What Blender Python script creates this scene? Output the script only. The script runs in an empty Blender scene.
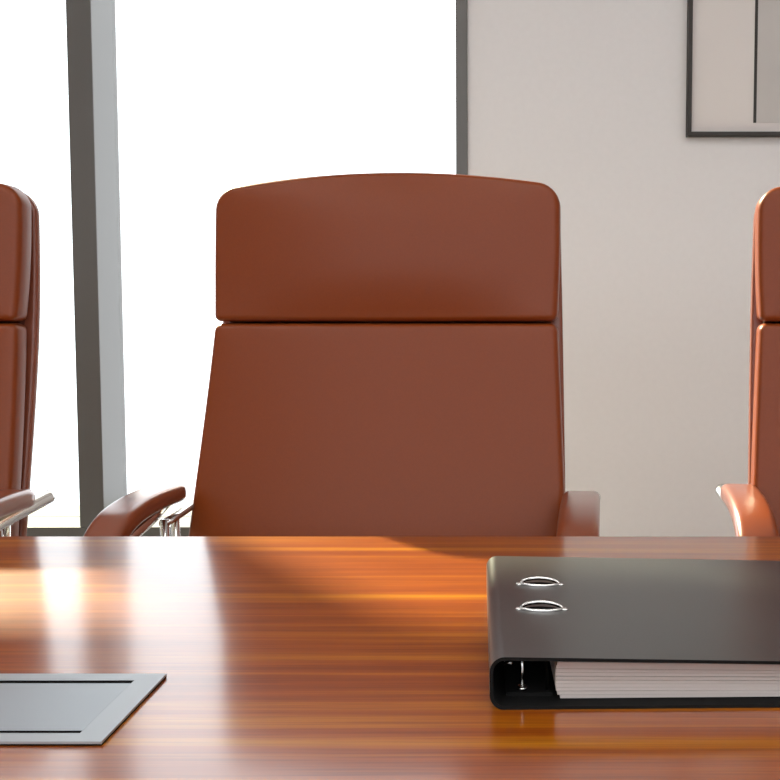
import bpy, math, random
from mathutils import Vector, Matrix
R = math.radians
S = bpy.context.scene
COL = S.collection
random.seed(4)

# ------------------------------------------------------------------ materials
def mat(name, color, rough=.5, metal=0., **kw):
    m = bpy.data.materials.new(name); m.use_nodes = True
    b = m.node_tree.nodes['Principled BSDF']
    b.inputs['Base Color'].default_value = (*color, 1)
    b.inputs['Roughness'].default_value = rough
    b.inputs['Metallic'].default_value = metal
    for k, v in kw.items():
        b.inputs[k.replace('_', ' ')].default_value = v
    return m

def noise_vary(m, scale, amount, bump=0., stretch=(1, 1, 1), detail=6, dist=.001):
    """multiply the base colour by a soft noise and add a fine bump"""
    nt = m.node_tree; b = nt.nodes['Principled BSDF']
    col = tuple(b.inputs['Base Color'].default_value)
    tc = nt.nodes.new('ShaderNodeTexCoord'); mp = nt.nodes.new('ShaderNodeMapping')
    mp.inputs['Scale'].default_value = stretch
    nz = nt.nodes.new('ShaderNodeTexNoise'); nz.inputs['Scale'].default_value = scale; nz.inputs['Detail'].default_value = detail
    rp = nt.nodes.new('ShaderNodeValToRGB')
    lo = tuple(c * (1 - amount) for c in col[:3]); hi = tuple(min(1, c * (1 + amount)) for c in col[:3])
    rp.color_ramp.elements[0].position = .3; rp.color_ramp.elements[0].color = (*lo, 1)
    rp.color_ramp.elements[1].position = .7; rp.color_ramp.elements[1].color = (*hi, 1)
    nt.links.new(tc.outputs['Object'], mp.inputs['Vector']); nt.links.new(mp.outputs[0], nz.inputs['Vector'])
    nt.links.new(nz.outputs['Fac'], rp.inputs['Fac']); nt.links.new(rp.outputs[0], b.inputs['Base Color'])
    if bump:
        bp = nt.nodes.new('ShaderNodeBump'); bp.inputs['Strength'].default_value = bump; bp.inputs['Distance'].default_value = dist
        nt.links.new(nz.outputs['Fac'], bp.inputs['Height']); nt.links.new(bp.outputs[0], b.inputs['Normal'])
    return m

def wood_material():
    m = bpy.data.materials.new('polished_wood'); m.use_nodes = True
    nt = m.node_tree; b = nt.nodes['Principled BSDF']
    tc = nt.nodes.new('ShaderNodeTexCoord')
    def nz(scale, stretch, detail, dis=0):
        mp = nt.nodes.new('ShaderNodeMapping'); mp.inputs['Scale'].default_value = stretch
        n = nt.nodes.new('ShaderNodeTexNoise'); n.inputs['Scale'].default_value = scale
        n.inputs['Detail'].default_value = detail; n.inputs['Distortion'].default_value = dis
        nt.links.new(tc.outputs['Object'], mp.inputs['Vector']); nt.links.new(mp.outputs[0], n.inputs['Vector'])
        return n.outputs['Fac']
    band = nz(1.0, (.9, 13, 13), 4, .3)
    streak = nz(1.0, (1.6, 70, 70), 5, .2)
    fine = nz(1.0, (9, 420, 420), 3)
    r1 = nt.nodes.new('ShaderNodeValToRGB'); cr = r1.color_ramp
    cr.elements[0].position = .27; cr.elements[0].color = WOOD_A
    cr.elements[1].position = .74; cr.elements[1].color = WOOD_C
    e = cr.elements.new(.5); e.color = WOOD_B
    ma = nt.nodes.new('ShaderNodeMath'); ma.operation = 'MULTIPLY_ADD'; ma.inputs[1].default_value = .55
    m2 = nt.nodes.new('ShaderNodeMath'); m2.operation = 'MULTIPLY'; m2.inputs[1].default_value = .45
    nt.links.new(streak, ma.inputs[0]); nt.links.new(band, m2.inputs[0]); nt.links.new(m2.outputs[0], ma.inputs[2])
    nt.links.new(ma.outputs[0], r1.inputs['Fac'])
    r2 = nt.nodes.new('ShaderNodeValToRGB'); r2.color_ramp.elements[0].position = .32; r2.color_ramp.elements[0].color = (.72, .66, .6, 1)
    r2.color_ramp.elements[1].position = .55; r2.color_ramp.elements[1].color = (1, 1, 1, 1)
    nt.links.new(fine, r2.inputs['Fac'])
    mx = nt.nodes.new('ShaderNodeMix'); mx.data_type = 'RGBA'; mx.blend_type = 'MULTIPLY'; mx.inputs['Factor'].default_value = 1
    nt.links.new(r1.outputs[0], mx.inputs['A']); nt.links.new(r2.outputs[0], mx.inputs['B'])
    nt.links.new(mx.outputs['Result'], b.inputs['Base Color'])
    b.inputs['Roughness'].default_value = .35
    b.inputs['Specular IOR Level'].default_value = .12
    b.inputs['Coat Weight'].default_value = 1.0
    b.inputs['Coat Roughness'].default_value = .15
    b.inputs['Coat IOR'].default_value = 1.95
    return m

WOOD_A = (.13, .014, .003, 1); WOOD_B = (.285, .060, .004, 1); WOOD_C = (.56, .220, .007, 1)

def glass_material():
    m = bpy.data.materials.new('window_glass'); m.use_nodes = True
    nt = m.node_tree; nt.nodes.clear()
    o = nt.nodes.new('ShaderNodeOutputMaterial'); t = nt.nodes.new('ShaderNodeBsdfTransparent')
    t.inputs[0].default_value = (.96, .97, .97, 1)
    g = nt.nodes.new('ShaderNodeBsdfGlossy'); g.inputs['Roughness'].default_value = 0
    f = nt.nodes.new('ShaderNodeFresnel'); f.inputs['IOR'].default_value = 1.45
    x = nt.nodes.new('ShaderNodeMixShader')
    ge = nt.nodes.new('ShaderNodeNewGeometry'); mt = nt.nodes.new('ShaderNodeMath'); mt.operation = 'SUBTRACT'; mt.inputs[0].default_value = 1
    mu = nt.nodes.new('ShaderNodeMath'); mu.operation = 'MULTIPLY'
    f.inputs['IOR'].default_value = 1.5
    nt.links.new(ge.outputs['Backfacing'], mt.inputs[1]); nt.links.new(mt.outputs[0], mu.inputs[0]); nt.links.new(f.outputs[0], mu.inputs[1])
    nt.links.new(mu.outputs[0], x.inputs[0]); nt.links.new(t.outputs[0], x.inputs[1]); nt.links.new(g.outputs[0], x.inputs[2])
    nt.links.new(x.outputs[0], o.inputs['Surface'])
    return m

M = {
    'wood': wood_material(),
    'leather': noise_vary(mat('brown_leather', (.180, .035, .0055), .34, Specular_IOR_Level=.27), 420, .05, .06, dist=.0004),
    'arm_leather': mat('arm_leather', (.186, .038, .010), .30, Coat_Weight=1, Coat_Roughness=.2),
    'shell': mat('shell_leather', (.19, .055, .030), .26),
    'core': mat('dark_core', (.07, .02, .014), .7),
    'chrome': mat('chrome', (.80, .79, .77), .12, 1.),
    'base_metal': mat('polished_aluminium', (.7, .7, .7), .22, 1.),
    'black_plastic': mat('black_plastic', (.02, .02, .02), .45),
    'binder': noise_vary(mat('black_binder_board', (.036, .036, .036), .32, Specular_IOR_Level=.8), 700, .15, .04, dist=.0003),
    'binder_in': mat('binder_lining', (.007, .007, .007), .8, Specular_IOR_Level=.15),
    'steel': mat('nickel_steel', (.75, .74, .72), .2, 1.),
    'hole': mat('slot_dark', (.003, .003, .003), .9, Specular_IOR_Level=.05),
    'paper': mat('paper', (.58, .53, .505), .9),
    'plate': mat('brushed_grey_metal', (.40, .42, .44), .42, .55),
    'lid': mat('brushed_grey_lid', (.35, .375, .40), .40, .55),
    'slot': mat('black_brush', (.004, .004, .004), 1, Specular_IOR_Level=.05),
    'frame': mat('dark_window_metal', (.085, .077, .070), .30),
    'sill': mat('concrete_sill', (.16, .16, .155), .8),
    'wall': noise_vary(mat('wall_paint', (.68, .665, .665), .85), 60, .012, .03, dist=.0005),
    'ceiling': mat('ceiling_paint', (.60, .60, .60), .9),
    'carpet': noise_vary(mat('floor_carpet', (.52, .54, .56), .95), 260, .25, .3, dist=.002),
    'black_frame': mat('dark_bronze_frame', (.022, .017, .014), .6),
    'mat_board': mat('mat_board', (.66, .62, .595), .85),
    'art_panel': noise_vary(mat('art_panel', (.50, .475, .455), .85), 9, .03),
    'glass': glass_material(),
    'fill': mat('fill_diffuser', (.8, .8, .8), .6, Emission_Color=(1, .98, .95, 1), Emission_Strength=6.5),  # glow of the added ceiling fill panels
}

# ------------------------------------------------------------------ mesh helpers
def link(name, verts, faces, m, parent=None, smooth=True, mats=None, fm=None):
    me = bpy.data.meshes.new(name); me.from_pydata([tuple(v) for v in verts], [], faces)
    me.materials.append(m)
    if mats:
        for k in mats: me.materials.append(k)
    for i, p in enumerate(me.polygons):
        p.use_smooth = smooth
        if fm: p.material_index = fm[i]
    me.update()
    o = bpy.data.objects.new(name, me); COL.objects.link(o)
    if parent: o.parent = parent
    # consistent outward normals
    import bmesh
    bm = bmesh.new(); bm.from_mesh(me); bmesh.ops.recalc_face_normals(bm, faces=bm.faces); bm.to_mesh(me); bm.free()
    return o

def empty(name, loc, rz=0):
    o = bpy.data.objects.new(name, None); COL.objects.link(o)
    o.location = loc; o.rotation_euler = (0, 0, rz); o.empty_display_size = .1
    return o

def tag(o, label=None, cat=None, group=None, kind=None):
    for k, v in (('label', label), ('category', cat), ('group', group), ('kind', kind)):
        if v: o[k] = v
    return o

def bevel(o, w, n=3):
    md = o.modifiers.new('edge', 'BEVEL'); md.width = w; md.segments = n; md.limit_method = 'ANGLE'; md.angle_limit = R(40)
    md.harden_normals = False
    return o

class MB:
    def __init__(s): s.v = []; s.f = []
    def add(s, v, f):
        n = len(s.v); s.v += [tuple(p) for p in v]; s.f += [tuple(i + n for i in q) for q in f]
    def box(s, x0, x1, y0, y1, z0, z1):
        v = [(x, y, z) for z in (z0, z1) for y in (y0, y1) for x in (x0, x1)]
        s.add(v, [(0, 2, 3, 1), (4, 5, 7, 6), (0, 1, 5, 4), (2, 6, 7, 3), (0, 4, 6, 2), (1, 3, 7, 5)])
    def sweep(s, path, section, up=None, cap=True, scales=None):
        """section: list of (a,b); a along side vector, b along normal.  up: fixed side vector, else transported"""
        path = [Vector(p) for p in path]; n = len(path); k = len(section); vs = []
        side = None
        for i, p in enumerate(path):
            t = (path[min(i + 1, n - 1)] - path[max(i - 1, 0)]).normalized()
            if up is not None:
                sd = Vector(up); sd = (sd - t * sd.dot(t)).normalized()
            else:
                if side is None:
                    side = t.orthogonal()
                sd = (side - t * side.dot(t)).normalized(); side = sd
            nn = sd.cross(t).normalized()
            sc = scales[i] if scales else 1
            vs += [p + sd * (a * sc) + nn * (b * sc) for a, b in section]
        fs = [(i * k + j, i * k + (j + 1) % k, (i + 1) * k + (j + 1) % k, (i + 1) * k + j) for i in range(n - 1) for j in range(k)]
        if cap: fs += [tuple(range(k)), tuple((n - 1) * k + j for j in range(k))]
        s.add(vs, fs)
    def tube(s, path, r, k=14): s.sweep(path, [(r * math.cos(2 * math.pi * j / k), r * math.sin(2 * math.pi * j / k)) for j in range(k)])
    def lathe(s, prof, c=(0, 0, 0), k=32):
        vs = [(c[0] + r * math.cos(2 * math.pi * j / k), c[1] + r * math.sin(2 * math.pi * j / k), c[2] + z) for r, z in prof for j in range(k)]
        n = len(prof)
        fs = [(i * k + j, i * k + (j + 1) % k, (i + 1) * k + (j + 1) % k, (i + 1) * k + j) for i in range(n - 1) for j in range(k)]
        fs += [tuple(range(k)), tuple((n - 1) * k + j for j in range(k))]
        s.add(vs, fs)
    def build(s, name, m, parent=None, smooth=False): return link(name, s.v, s.f, m, parent, smooth)

def catmull(P, sub=8):
    P = [Vector(p) for p in P]; out = []
    for i in range(len(P) - 1):
        a = P[max(i - 1, 0)]; b = P[i]; c = P[i + 1]; d = P[min(i + 2, len(P) - 1)]
        for j in range(sub):
            t = j / sub
            out.append(.5 * ((2 * b) + (c - a) * t + (2 * a - 5 * b + 4 * c - d) * t * t + (3 * b - a - 3 * c + d) * t ** 3))
    out.append(P[-1]); return out

def rrect(w, h, r, n=5):
    out = []
    for cx, cy, a0 in ((w / 2 - r, h / 2 - r, 0), (-w / 2 + r, h / 2 - r, 90), (-w / 2 + r, -h / 2 + r, 180), (w / 2 - r, -h / 2 + r, 270)):
        for i in range(n + 1):
            a = R(a0 + 90 * i / n); out.append((cx + r * math.cos(a), cy + r * math.sin(a)))
    return out

def outline(wb, wt, z0, z1, rb, rt, crown=0., bulge=0., n=7, sub=14):
    """rounded trapezium in (x,z), counter-clockwise, bottom-left corner first"""
    C = [(-wb / 2, z0, rb), (wb / 2, z0, rb), (wt / 2, z1, rt), (-wt / 2, z1, rt)]
    pts = []
    arcs = []
    for i in range(4):
        p = Vector(C[i][:2]); a = Vector(C[i - 1][:2]); b = Vector(C[(i + 1) % 4][:2]); r = C[i][2]
        d1 = (a - p).normalized(); d2 = (b - p).normalized()
        ang = d1.angle(d2); t = r / math.tan(ang / 2)
        c = p + (d1 + d2).normalized() * (r / math.sin(ang / 2))
        s = p + d1 * t - c; e = p + d2 * t - c
        a0 = math.atan2(s.y, s.x); a1 = math.atan2(e.y, e.x)
        while a1 < a0: a1 += 2 * math.pi
        arcs.append([c + Vector((math.cos(a0 + (a1 - a0) * k / n), math.sin(a0 + (a1 - a0) * k / n))) * r for k in range(n + 1)])
    for i in range(4):
        pts += arcs[i]
        p, q = arcs[i][-1], arcs[(i + 1) % 4][0]
        pts += [p.lerp(q, k / sub) for k in range(1, sub)]
    out = []
    hw = max(wb, wt) / 2
    for p in pts:
        t = min(1, max(0, (p.y - z0) / (z1 - z0)))
        x = p.x * (1 + bulge * 4 * t * (1 - t)); z = p.y + crown * (1 - (p.x / hw) ** 2) * t ** 4
        out.append(Vector((x, z)))
    return out

def pad(name, out2, thick, rad, puff, fmap, m, parent, rings=12, puffpow=2.2, back_rad=None):
    """upholstered slab: outline, rounded front and back edges, softly domed face"""
    n = len(out2); c = Vector((0, (min(p.y for p in out2) + max(p.y for p in out2)) / 2))
    nor = []
    for i in range(n):
        t = out2[(i + 1) % n] - out2[i - 1]; nor.append(Vector((t.y, -t.x)).normalized())
    layers = []
    br = back_rad if back_rad is not None else rad * .6
    for k in range(5):
        f = [.02, .3, .6, .85, .95][k]
        layers.append(([c + (p - nn * br - c) * f for p, nn in zip(out2, nor)], 0))
    for k in range(4):
        a = math.pi / 2 * k / 3
        layers.append(([p - nn * br * (1 - math.sin(a)) for p, nn in zip(out2, nor)], br * (1 - math.cos(a))))
    for k in range(6):
        a = math.pi / 2 * k / 5
        layers.append(([p - nn * rad * (1 - math.cos(a)) for p, nn in zip(out2, nor)], thick - rad * (1 - math.sin(a))))
    base = layers[-1][0]
    for k in range(1, rings + 1):
        f = 1 - k / rings * .985
        layers.append(([c + (p - c) * f for p in base], None))
    bx = max(abs(p.x) for p in base); bz = max(abs(p.y - c.y) for p in base)
    vs = []; fs = []
    for pts, d in layers:
        for p in pts:
            u, v = abs(p.x) / bx, abs(p.y - c.y) / bz
            vs.append(fmap(p.x, p.y, d if d is not None else thick + puff * max(0, 1 - u ** puffpow) * max(0, 1 - v ** puffpow)))
    L = len(layers)
    for i in range(L - 1):
        fs += [(i * n + j, i * n + (j + 1) % n, (i + 1) * n + (j + 1) % n, (i + 1) * n + j) for j in range(n)]
    fs += [tuple(range(n)), tuple((L - 1) * n + j for j in range(n))]
    return link(name, vs, fs, m, parent)

def copy_tree(o, parent=None):
    c = o.copy(); COL.objects.link(c)
    if parent: c.parent = parent
    for ch in [k for k in bpy.data.objects if k.parent == o]:
        copy_tree(ch, c)
    return c

# ------------------------------------------------------------------ the setting
YW = 2.70                      # room side of the window wall
XL, XR, YR, ZC = -3.30, 3.20, -3.20, 3.10
WX0, WX1 = -2.95, -.086        # glazed bay
WZ0, WZ1 = .36, 2.63
def struct(o): return tag(o, kind='structure')

m = MB(); m.box(XL, XR, YR, YW, -.05, 0); struct(m.build('floor', M['carpet']))
m = MB(); m.box(XL, XR, YR, YW + .3, ZC, ZC + .1); ceil_ = struct(m.build('ceiling', M['ceiling']))
for ly in (-2.3, -1.0, .3):                      # unseen glowing ceiling panels, added to brighten the room
    for lx in (-1.6, 0, 1.6):
        m = MB(); m.box(lx - .6, lx + .6, ly - .2, ly + .2, ZC - .012, ZC + .002); m.build('fill_panel', M['fill'], ceil_)
        m = MB()
        for b in ((lx - .62, lx + .62, ly - .22, ly - .2), (lx - .62, lx + .62, ly + .2, ly + .22), (lx - .62, lx - .6, ly - .2, ly + .2), (lx + .6, lx + .62, ly - .2, ly + .2)): m.box(*b, ZC - .016, ZC + .002)
        m.build('fill_frame', M['sill'], ceil_)
m = MB()
m.box(WX1, XR + .1, YW, YW + .25, -.05, ZC)
m.box(XL - .1, WX0, YW, YW + .25, -.05, ZC)
m.box(WX0, WX1, YW, YW + .25, -.05, WZ0)
m.box(WX0, WX1, YW, YW + .25, WZ1, ZC)
struct(m.build('wall_back', M['wall']))
m = MB(); m.box(XL - .1, XL, YR - .1, YW, -.05, ZC); struct(m.build('wall_left', M['wall']))
m = MB(); m.box(XR, XR + .1, YR - .1, YW, -.05, ZC); struct(m.build('wall_right', M['wall']))
# rear wall (behind the camera) with a wide window added as fill light
RX0, RX1, RZ0, RZ1 = -3.0, 2.9, 1.25, 2.95
m = MB()
m.box(XL, RX0, YR - .1, YR, -.05, ZC); m.box(RX1, XR, YR - .1, YR, -.05, ZC)
m.box(RX0, RX1, YR - .1, YR, -.05, RZ0); m.box(RX0, RX1, YR - .1, YR, RZ1, ZC)
struct(m.build('wall_rear', M['wall']))

def window(name, x0, x1, z0, z1, yf, depth, mull, fw, rail_h, sign=1, jamb=.044):
    """yf = room face of the frame; depth towards outside (sign)"""
    root = struct(empty(name, ((x0 + x1) / 2, yf, z0)))
    inv = Matrix.Translation(-root.location)
    def part(nm, mb, mt):
        mb.v = [tuple(inv @ Vector(v)) for v in mb.v]; return mb.build(nm, mt, root)
    def yy(a, b): return (min(yf + sign * a, yf + sign * b), max(yf + sign * a, yf + sign * b))
    a = MB()
    a.box(x0, x1, *yy(0, depth), z0, z0 + rail_h); a.box(x0, x1, *yy(0, depth), z1 - .06, z1)
    a.box(x0, x0 + jamb, *yy(0, depth), z0 + rail_h, z1 - .06); a.box(x1 - jamb, x1, *yy(0, depth), z0 + rail_h, z1 - .06)
    bevel(part('window_frame', a, M['frame']), .002, 2)
    edges = [x0 + jamb]
    for mx in mull:
        b = MB(); b.box(mx - fw / 2, mx + fw / 2, *yy(-.002, depth), z0 + rail_h, z1 - .06)
        bevel(part('mullion', b, M['frame']), .002, 2)
        edges += [mx - fw / 2, mx + fw / 2]
    edges.append(x1 - jamb)
    for i in range(0, len(edges), 2):
        g = MB(); g.box(edges[i], edges[i + 1], *yy(depth - .03, depth - .022), z0 + rail_h, z1 - .06)
        part('window_pane', g, M['glass'])
    return root, part
VM = -1.108
win, part = window('window_1', WX0, WX1, WZ0, WZ1, YW - .012, .172, [VM, -1.62, -2.25], .066, .085, jamb=.031)
s_ = MB(); s_.box(WX0, WX1, YW + .165, YW + .45, WZ0 - .02, WZ0 + .06); part('outer_sill', s_, M['sill'])
window('rear_fill_window', RX0, RX1, RZ0, RZ1, YR, .1, [-.8, .8], .06, .07, -1)  # unseen rear window, added for daylight on the chair fronts
m = MB(); m.box(WX1, XR, YW - .012, YW, 0, .08); struct(m.build('baseboard_back', M['ceiling']))
m = MB(); m.box(XL, XL + .012, YR, YW, 0, .08); struct(m.build('baseboard_left', M['ceiling']))
m = MB(); m.box(XR - .012, XR, YR, YW - .012, 0, .08); struct(m.build('baseboard_right', M['ceiling']))

# ------------------------------------------------------------------ framed picture
px0, px1, pz0, pz1 = .494, 1.394, 1.491, 2.39
pic = empty('framed_picture', (px0, YW, pz0))
tag(pic, 'thin dark framed abstract picture on the beige wall beside the window', 'picture')
w, h = px1 - px0, pz1 - pz0
m = MB(); t = .0105
m.box(0, w, -.028, 0, 0, t); m.box(0, w, -.028, 0, h - t, h); m.box(0, t, -.028, 0, t, h - t); m.box(w - t, w, -.028, 0, t, h - t)
bevel(m.build('frame', M['black_frame'], pic), .001, 2)
m = MB(); m.box(t, w - t, -.012, -.002, t, h - t); m.build('mat_board', M['mat_board'], pic)
m = MB(); m.box(.184, w - .09, -.0132, -.012, .036, h - .09); tag(m.build('art_panel', M['art_panel'], pic), 'darker grey printed panel')
m = MB(); m.box(.1765, .184, -.0142, -.012, .036, h - .09); tag(m.build('art_line', M['black_frame'], pic), 'thin black vertical line')

# ------------------------------------------------------------------ table
TZ, TY1, TY0, TX0, TX1 = .75, 1.141, -.22, -2.0, 2.0
table = empty('conference_table', (0, (TY0 + TY1) / 2, 0))
tag(table, 'long glossy reddish-brown wooden conference table with streaked grain', 'table')
yc = (TY0 + TY1) / 2
m = MB(); m.box(TX0, TX1, TY0 - yc, TY1 - yc, TZ - .038, TZ); bevel(m.build('tabletop', M['wood'], table), .003, 3)
for sx in (-1, 1):
    m = MB(); m.box(sx * 1.55 - .03, sx * 1.55 + .03, -.42, .42, 0, TZ - .038); bevel(m.build('leg', M['wood'], table), .004, 2)
m = MB(); m.box(-1.52, 1.52, -.22, -.195, .36, TZ - .038); bevel(m.build('modesty_panel', M['wood'], table), .003, 2)

# ------------------------------------------------------------------ office chair
YB = [(.40, .195), (.46, .205), (.60, .232), (.70, .256), (.85, .296), (.99, .328), (1.10, .342), (1.24, .350)]
def yb(z):
    if z <= YB[0][0]: return YB[0][1]
    for (a, ya), (b, yb_) in zip(YB, YB[1:]):
        if z <= b:
            t = (z - a) / (b - a); return ya + (yb_ - ya) * t
    return YB[-1][1]
def ybs(z): return sum(yb(z + k * .02) for k in (-3, -2, -1, 0, 1, 2, 3)) / 7

def make_chair():
    root = empty('office_chair', (0, 0, 0))
    def bmap(d0): return lambda x, z, d: (x, ybs(z) - d0 - d + .10 * x * x, z)
    # backrest: outer shell, recessed core, cushion and headrest
    pad('backrest_shell', outline(.568, .522, .44, 1.194, .05, .036, .018), .015, .006, 0, bmap(-.062), M['shell'], root)
    pad('backrest_core', outline(.533, .489, .46, 1.175, .03, .034, .02), .014, .002, 0, bmap(-.048), M['core'], root, rings=4)
    pad('back_cushion', outline(.583, .522, .452, .9955, .02, .013), .036, .009, .004, bmap(-.036), M['leather'], root, puffpow=3)
    pad('headrest', outline(.521, .526, .9985, 1.199, .010, .029, .022, .008), .040, .010, .015, bmap(-.036), M['leather'], root, puffpow=2.3)
    # seat
    def smap(x, y, d): return (x, y, .445 + d - .02 * max(0, (-.14 - y) / .12) ** 2 + .25 * x * x * .2)
    pad('seat', outline(.50, .50, -.27, .205, .06, .03), .07, .018, .006, smap, M['leather'], root)
    m = MB(); m.box(-.19, .19, -.2, .16, .418, .446); bevel(m.build('seat_pan', M['black_plastic'], root), .006, 2)
    # arms
    for sx in (-1, 1):
        X = sx * .300
        prof = [(.262, .7485), (.20, .7495), (.14, .746), (.085, .734), (.045, .706), (.026, .665), (.022, .61), (.032, .55), (.05, .505)]
        path = catmull([(X, y, z) for y, z in prof], 7)
        n = len(path); sc = [1] * n
        sc[0], sc[1], sc[2] = .72, .92, .985; sc[-1], sc[-2] = .8, .95
        a = MB(); a.sweep(path, rrect(.053, .027, .0105, 5), up=(1, 0, 0), scales=sc)
        a.build('armrest_pad', M['arm_leather'], root, True)
        # chrome loop tube under the pad, its rear end standing out past the pad
        tp = [(X + sx * .017, .308, .7425), (X + sx * .011, .262, .735), (X + sx * .002, .19, .7225), (X, .12, .708), (X + sx * .002, .072, .680), (X, .056, .64),
              (X, .056, .58), (X - sx * .004, .075, .49), (X - sx * .02, .10, .432), (X - sx * .07, .11, .408), (X - sx * .16, .11, .406)]
        b = MB(); tpp = catmull(tp, 6); b.tube(tpp, .0105, 16)
        f = b.build('arm_frame', M['chrome'], root, True)
        e = MB(); p0, p1 = Vector(tpp[0]), Vector(tpp[1]); d = (p0 - p1).normalized()
        e.tube([p0, p0 + d * .0015], .0055, 14); tag(e.build('tube_hole', M['hole'], f), 'dark open tube end')
        for dy in (.208, .243):
            c = MB(); c.tube([(X - sx * .012, dy, .718), (X - sx * .014, dy - .004, .60), (X - sx * .05, dy - .02, .455), (X - sx * .12, dy - .05, .43)], .0065, 12)
            c.build('arm_post', M['chrome'], root, True)
        c = MB(); c.sweep([(X - sx * .012, .205, .7125), (X - sx * .012, .25, .7155), (X - sx * .030, .30, .732), (X - sx * .06, .318, .736)], rrect(.009, .014, .003, 2), up=(0, 0, 1))
        c.build('arm_bracket', M['chrome'], root, True)
    # column and base
    m = MB(); m.box(-.07, .07, -.12, .10, .375, .418); bevel(m.build('tilt_mechanism', M['black_plastic'], root), .01, 2)
    m = MB(); m.lathe([(.026, .10), (.026, .26), (.017, .262), (.017, .378)]); m.build('gas_lift', M['chrome'], root, True)
    m = MB(); m.lathe([(.034, .075), (.042, .085), (.042, .115), (.03, .125)]); m.build('base_hub', M['base_metal'], root, True)
    for k in range(5):
        a = R(90 + 72 * k); c_, s_ = math.cos(a), math.sin(a)
        P = [(.030 * c_, .030 * s_, .098), (.15 * c_, .15 * s_, .094), (.285 * c_, .285 * s_, .078)]
        b = MB(); b.sweep(P, rrect(.034, .024, .007, 3), up=(-s_, c_, 0), scales=[1.15, 1, .75]); b.build('base_leg', M['base_metal'], root, True)
        g = MB(); cx, cy = .275 * c_, .275 * s_
        for o_ in (-.014, .014):
            q = [(cx - s_ * (o_ - .008), cy + c_ * (o_ - .008), .027), (cx - s_ * (o_ + .008), cy + c_ * (o_ + .008), .027)]
            g.tube(q, .027, 20)
        g.tube([(cx, cy, .027), (cx, cy, .075)], .006, 10)
        g.build('caster', M['black_plastic'], root, True)
    return root

chair = make_chair()
CH = [((-.211, 1.166, 0), -6, 'brown leather office chair in full view at the middle of the table edge'),
      ((-.995, 1.163, 0), -3, 'brown leather office chair cut off at left, beside the window mullion'),
      ((.620, 1.166, 0), -6, 'brown leather office chair cut off at right, below the framed picture')]
for i, (loc, rz, lab) in enumerate(CH):
    c = chair if i == 0 else copy_tree(chair)
    c.location = loc; c.rotation_euler = (0, 0, R(rz))
    tag(c, lab, 'chair', 'brown leather chairs along the far table edge')

# ------------------------------------------------------------------ cable plate let into the table
pl = empty('cable_plate', (-.3655, .6205, TZ))
pl.rotation_euler = (0, 0, R(0))
tag(pl, 'grey metal cable access plate lying on the table at lower left', 'cable plate')
W2, D2 = .135, .0565
m = MB(); m.box(-W2, W2, -D2, D2, 0, .0011); tag(m.build('gasket', M['slot'], pl), 'thin black underside edge')
SX = W2 - .0175
m = MB()
for (a, b, c, d) in ((-W2, W2, D2 - .0130, D2), (-W2, W2, -D2, -D2 + .0120), (-W2, -SX, -D2 + .0120, D2 - .0130), (SX, W2, -D2 + .0120, D2 - .0130)):
    m.box(a, b, c, d, .0011, .0026)
m.build('plate_frame', M['plate'], pl)
m = MB(); m.box(-SX + .0002, SX - .0002, -D2 + .0160, D2 - .0185, .0012, .0025); m.build('lid', M['lid'], pl)
for a, b in ((-D2 + .0121, -D2 + .0159), (D2 - .0184, D2 - .0131)):
    m = MB(); m.box(-SX + .0002, SX - .0002, a, b, .0011, .0024); tag(m.build('cable_slot', M['slot'], pl), 'narrow black slot')

# ------------------------------------------------------------------ lever arch binder
BX, BY, BR = -.0065, .618, R(1.2)
binder = empty('lever_arch_binder', (BX, BY, TZ), BR)
tag(binder, 'black lever arch binder lying flat on the table with two metal slots', 'binder')
LB, HB, HR, WB, tk, rr = .277, .034, .0280, .285, .0022, .0095
def arc(cx, cz, r, a0, a1, n=8): return [(cx + r * math.cos(R(a0 + (a1 - a0) * i / n)), cz + r * math.sin(R(a0 + (a1 - a0) * i / n))) for i in range(n + 1)]
sl = math.degrees(math.atan2(HB - HR, WB))
outer = [(WB, 0)] + [(WB * k / 6, 0) for k in (5, 4, 3, 2, 1)] + arc(rr, rr, rr, 270, 180) + arc(rr, HB - rr, rr, 180, 90 - sl)
x1_, z1_ = outer[-1]
outer += [(x1_ + (WB - x1_) * k / 6, z1_ + (HR - z1_) * k / 6) for k in range(1, 7)]
# inner = outer offset inwards
inner = []
for i, (x, z) in enumerate(outer):
    a = Vector(outer[max(i - 1, 0)]); b = Vector(outer[min(i + 1, len(outer) - 1)]); t = (b - a).normalized()
    inner.append((x + t.y * tk, z - t.x * tk))   # right-hand side of travel = inside
n = len(outer)
vs = [(x, 0, z) for x, z in outer] + [(x, 0, z) for x, z in inner] + [(x, LB, z) for x, z in outer] + [(x, LB, z) for x, z in inner]
fs = []; fm = []
for i in range(n - 1):
    fs += [(i, i + 1, 2 * n + i + 1, 2 * n + i), (n + i, 3 * n + i, 3 * n + i + 1, n + i + 1), (i, n + i, n + i + 1, i + 1), (2 * n + i, 2 * n + i + 1, 3 * n + i + 1, 3 * n + i)]
    fm += [0, 1, 1, 0]
fs += [(0, 2 * n, 3 * n, n), (n - 1, 2 * n - 1, 4 * n - 1, 3 * n - 1)]; fm += [0, 0]
cov = link('cover', vs, fs, M['binder'], binder, True, [M['binder_in']], fm)
es = cov.modifiers.new('split', 'EDGE_SPLIT'); es.split_angle = R(40)
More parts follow.
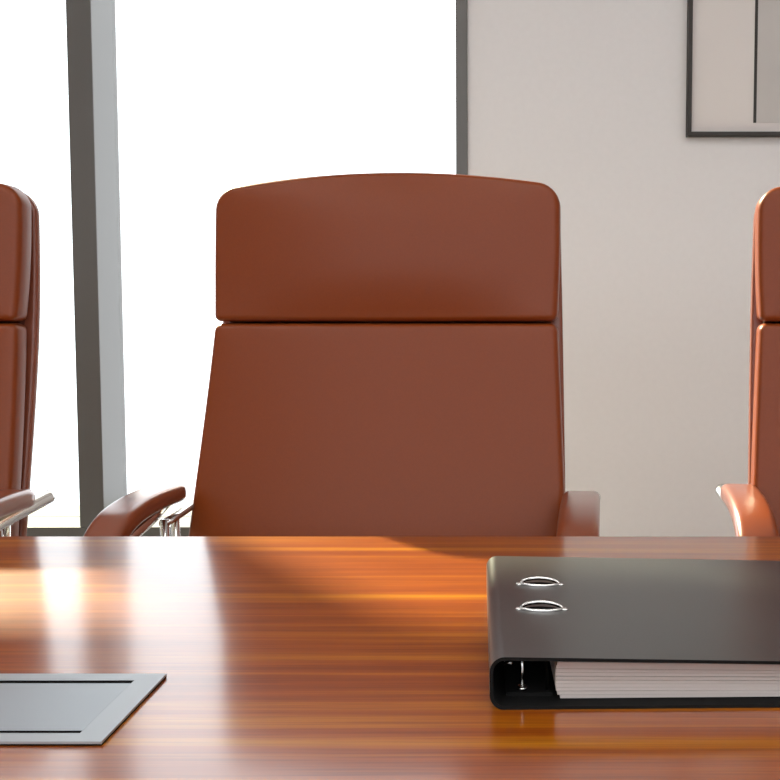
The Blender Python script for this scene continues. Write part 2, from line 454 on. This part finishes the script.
# lever mechanism inside: base plate, ring posts, lever
m = MB(); m.box(.011, .041, .018, .20, tk, tk + .0022); mech = m.build('lever_mechanism', M['binder_in'], binder)
for yy_ in (.024, .104):
    m = MB(); m.tube([(.0215, yy_, tk + .002), (.0215, yy_, .0295)], .0011, 10); m.lathe([(.0034, .0042), (.0034, .0066)], (.0215, yy_, 0), 14)
    m.build('ring_post', M['steel'], mech, True)
    m = MB(); pth = [(.038, yy_, tk + .002), (.038, yy_, .018), (.036, yy_, .024), (.031, yy_, .0275), (.026, yy_, .0285)]
    m.tube(catmull(pth, 4), .0011, 10); tag(m.build('arched_ring', M['hole'], mech, True), 'dark arched ring')
m = MB(); m.sweep(catmull([(.012, .06, .02), (.0125, .04, .024), (.012, .022, .0225)], 4), rrect(.006, .0015, .0006, 2), up=(1, 0, 0)); m.build('lever', M['steel'], mech, True)
# two metal slots (eyelets) in the cover
def topz(x): return HB + (HR - HB) * x / WB
for xc, ycn in ((.0395, .108), (.0425, .179)):
    hw, hd = .0155, .0066
    def ell(sc, k, N=40):
        q = 2 * math.pi * k / N
        return math.cos(q) * hw * sc, math.sin(q) * abs(math.sin(q)) ** .35 * hd * sc
    N = 40; path = []
    for k in range(N + 1):
        x, y = ell(1, k, N)
        path.append((xc + x, ycn + y, topz(xc + x) + .0007 + max(0, math.sin(2 * math.pi * k / N)) * .0030))
    b = MB(); b.sweep(path, [(.0015 * math.cos(q * math.pi / 5), .0009 * math.sin(q * math.pi / 5)) for q in range(10)], up=(0, 0, 1))
    e = b.build('eyelet', M['steel'], binder, True)
    tag(e, 'polished metal slot rim')
    vs = [(xc + ell(.97, k, N)[0], ycn + ell(.97, k, N)[1], topz(xc) + .0005 - math.tan(R(sl)) * ell(.97, k, N)[0]) for k in range(N)]
    link('slot_opening', vs + [(x, y, z - .001) for x, y, z in vs], [tuple(range(N)), tuple(range(N, 2 * N))] + [(k, (k + 1) % N, N + (k + 1) % N, N + k) for k in range(N)], M['hole'], e, False)
    for sx in (-1, 1):
        b = MB(); b.lathe([(.0026, 0), (.0024, .0012), (.001, .0018)], (xc + sx * (hw + .0016), ycn, topz(xc + sx * hw) - .0002), 14); b.build('rivet', M['steel'], e, True)

# paper stack filed in the binder
papers = empty('paper_stack', (BX, BY, TZ), BR)
tag(papers, 'thick stack of off-white pages filed inside the black binder', 'paper stack')
m = MB(); zt0 = tk - .0004
px_l, px_r, y0_, y1_ = .0425, .262, .012, .265
lay = 11
def ptop(x): return topz(x) - tk - .0016
vs = []; fs = []
def prof_at(x): return zt0 + .0009, ptop(x)
for i in range(lay):
    a = i / lay; b = (i + 1) / lay; g = .045
    xs = [px_l + (.0045 * (abs(a + .5 / lay - .5) * 2) ** 4)] + [px_l + .02, .1, .15, .2, px_r]
    jit = random.uniform(-.0006, .0006)
    sec = []
    pts = []
    for x in xs:
        lo, hi = prof_at(x); pts.append((x, lo + (hi - lo) * (a + g / lay), lo + (hi - lo) * (b - g / lay)))
    base = len(vs)
    for yv in (y0_ + jit, y1_):
        for x, lo, hi in pts: vs += [(x, yv, lo), (x, yv, hi)]
    k = len(pts)
    for j in range(k - 1):
        q = base + 2 * j; r = base + 2 * k + 2 * j
        fs += [(q, q + 1, q + 3, q + 2), (r, r + 2, r + 3, r + 1), (q, q + 2, r + 2, r), (q + 1, r + 1, r + 3, q + 3)]
    q = base; r = base + 2 * k; fs.append((q, r, r + 1, q + 1))
    q = base + 2 * (k - 1); r = base + 2 * k + 2 * (k - 1); fs.append((q, q + 1, r + 1, r))
pg = link('pages', vs, fs, M['paper'], papers, False)

# ------------------------------------------------------------------ light
wd = bpy.data.worlds.new('overcast_sky'); S.world = wd; wd.use_nodes = True
bg = wd.node_tree.nodes['Background']; bg.inputs['Color'].default_value = (.94, .97, 1.0, 1); bg.inputs['Strength'].default_value = 2.5
sd = bpy.data.lights.new('sun', 'SUN'); sd.energy = 22; sd.angle = R(1.6); sd.color = (1.0, .92, .62)
so = bpy.data.objects.new('sun', sd); COL.objects.link(so); so.location = (-4, 6, 6)
so.rotation_euler = Vector((.74, -1.0, -.88)).to_track_quat('-Z', 'Y').to_euler()

# ------------------------------------------------------------------ camera
cd = bpy.data.cameras.new('camera'); cam = bpy.data.objects.new('camera', cd); COL.objects.link(cam)
cd.sensor_width = 36; cd.lens = 1000 / 780 * 36; cd.shift_x = -(500 - 390) / 780; cd.clip_start = .05
pitch = math.atan(.065)
cam.location = (0, 0, .993); cam.rotation_euler = (math.pi / 2 - pitch, 0, 0)
S.camera = cam

S.view_settings.view_transform = 'Standard'; S.view_settings.look = 'None'
S.view_settings.exposure = .14; S.view_settings.gamma = 1; S.view_settings.use_curve_mapping = False
S.cycles.use_denoising = True
S.cycles.max_bounces = 10; S.cycles.diffuse_bounces = 6; S.cycles.transparent_max_bounces = 12
S.cycles.sample_clamp_indirect = 6
S.cycles.caustics_reflective = False; S.cycles.caustics_refractive = False
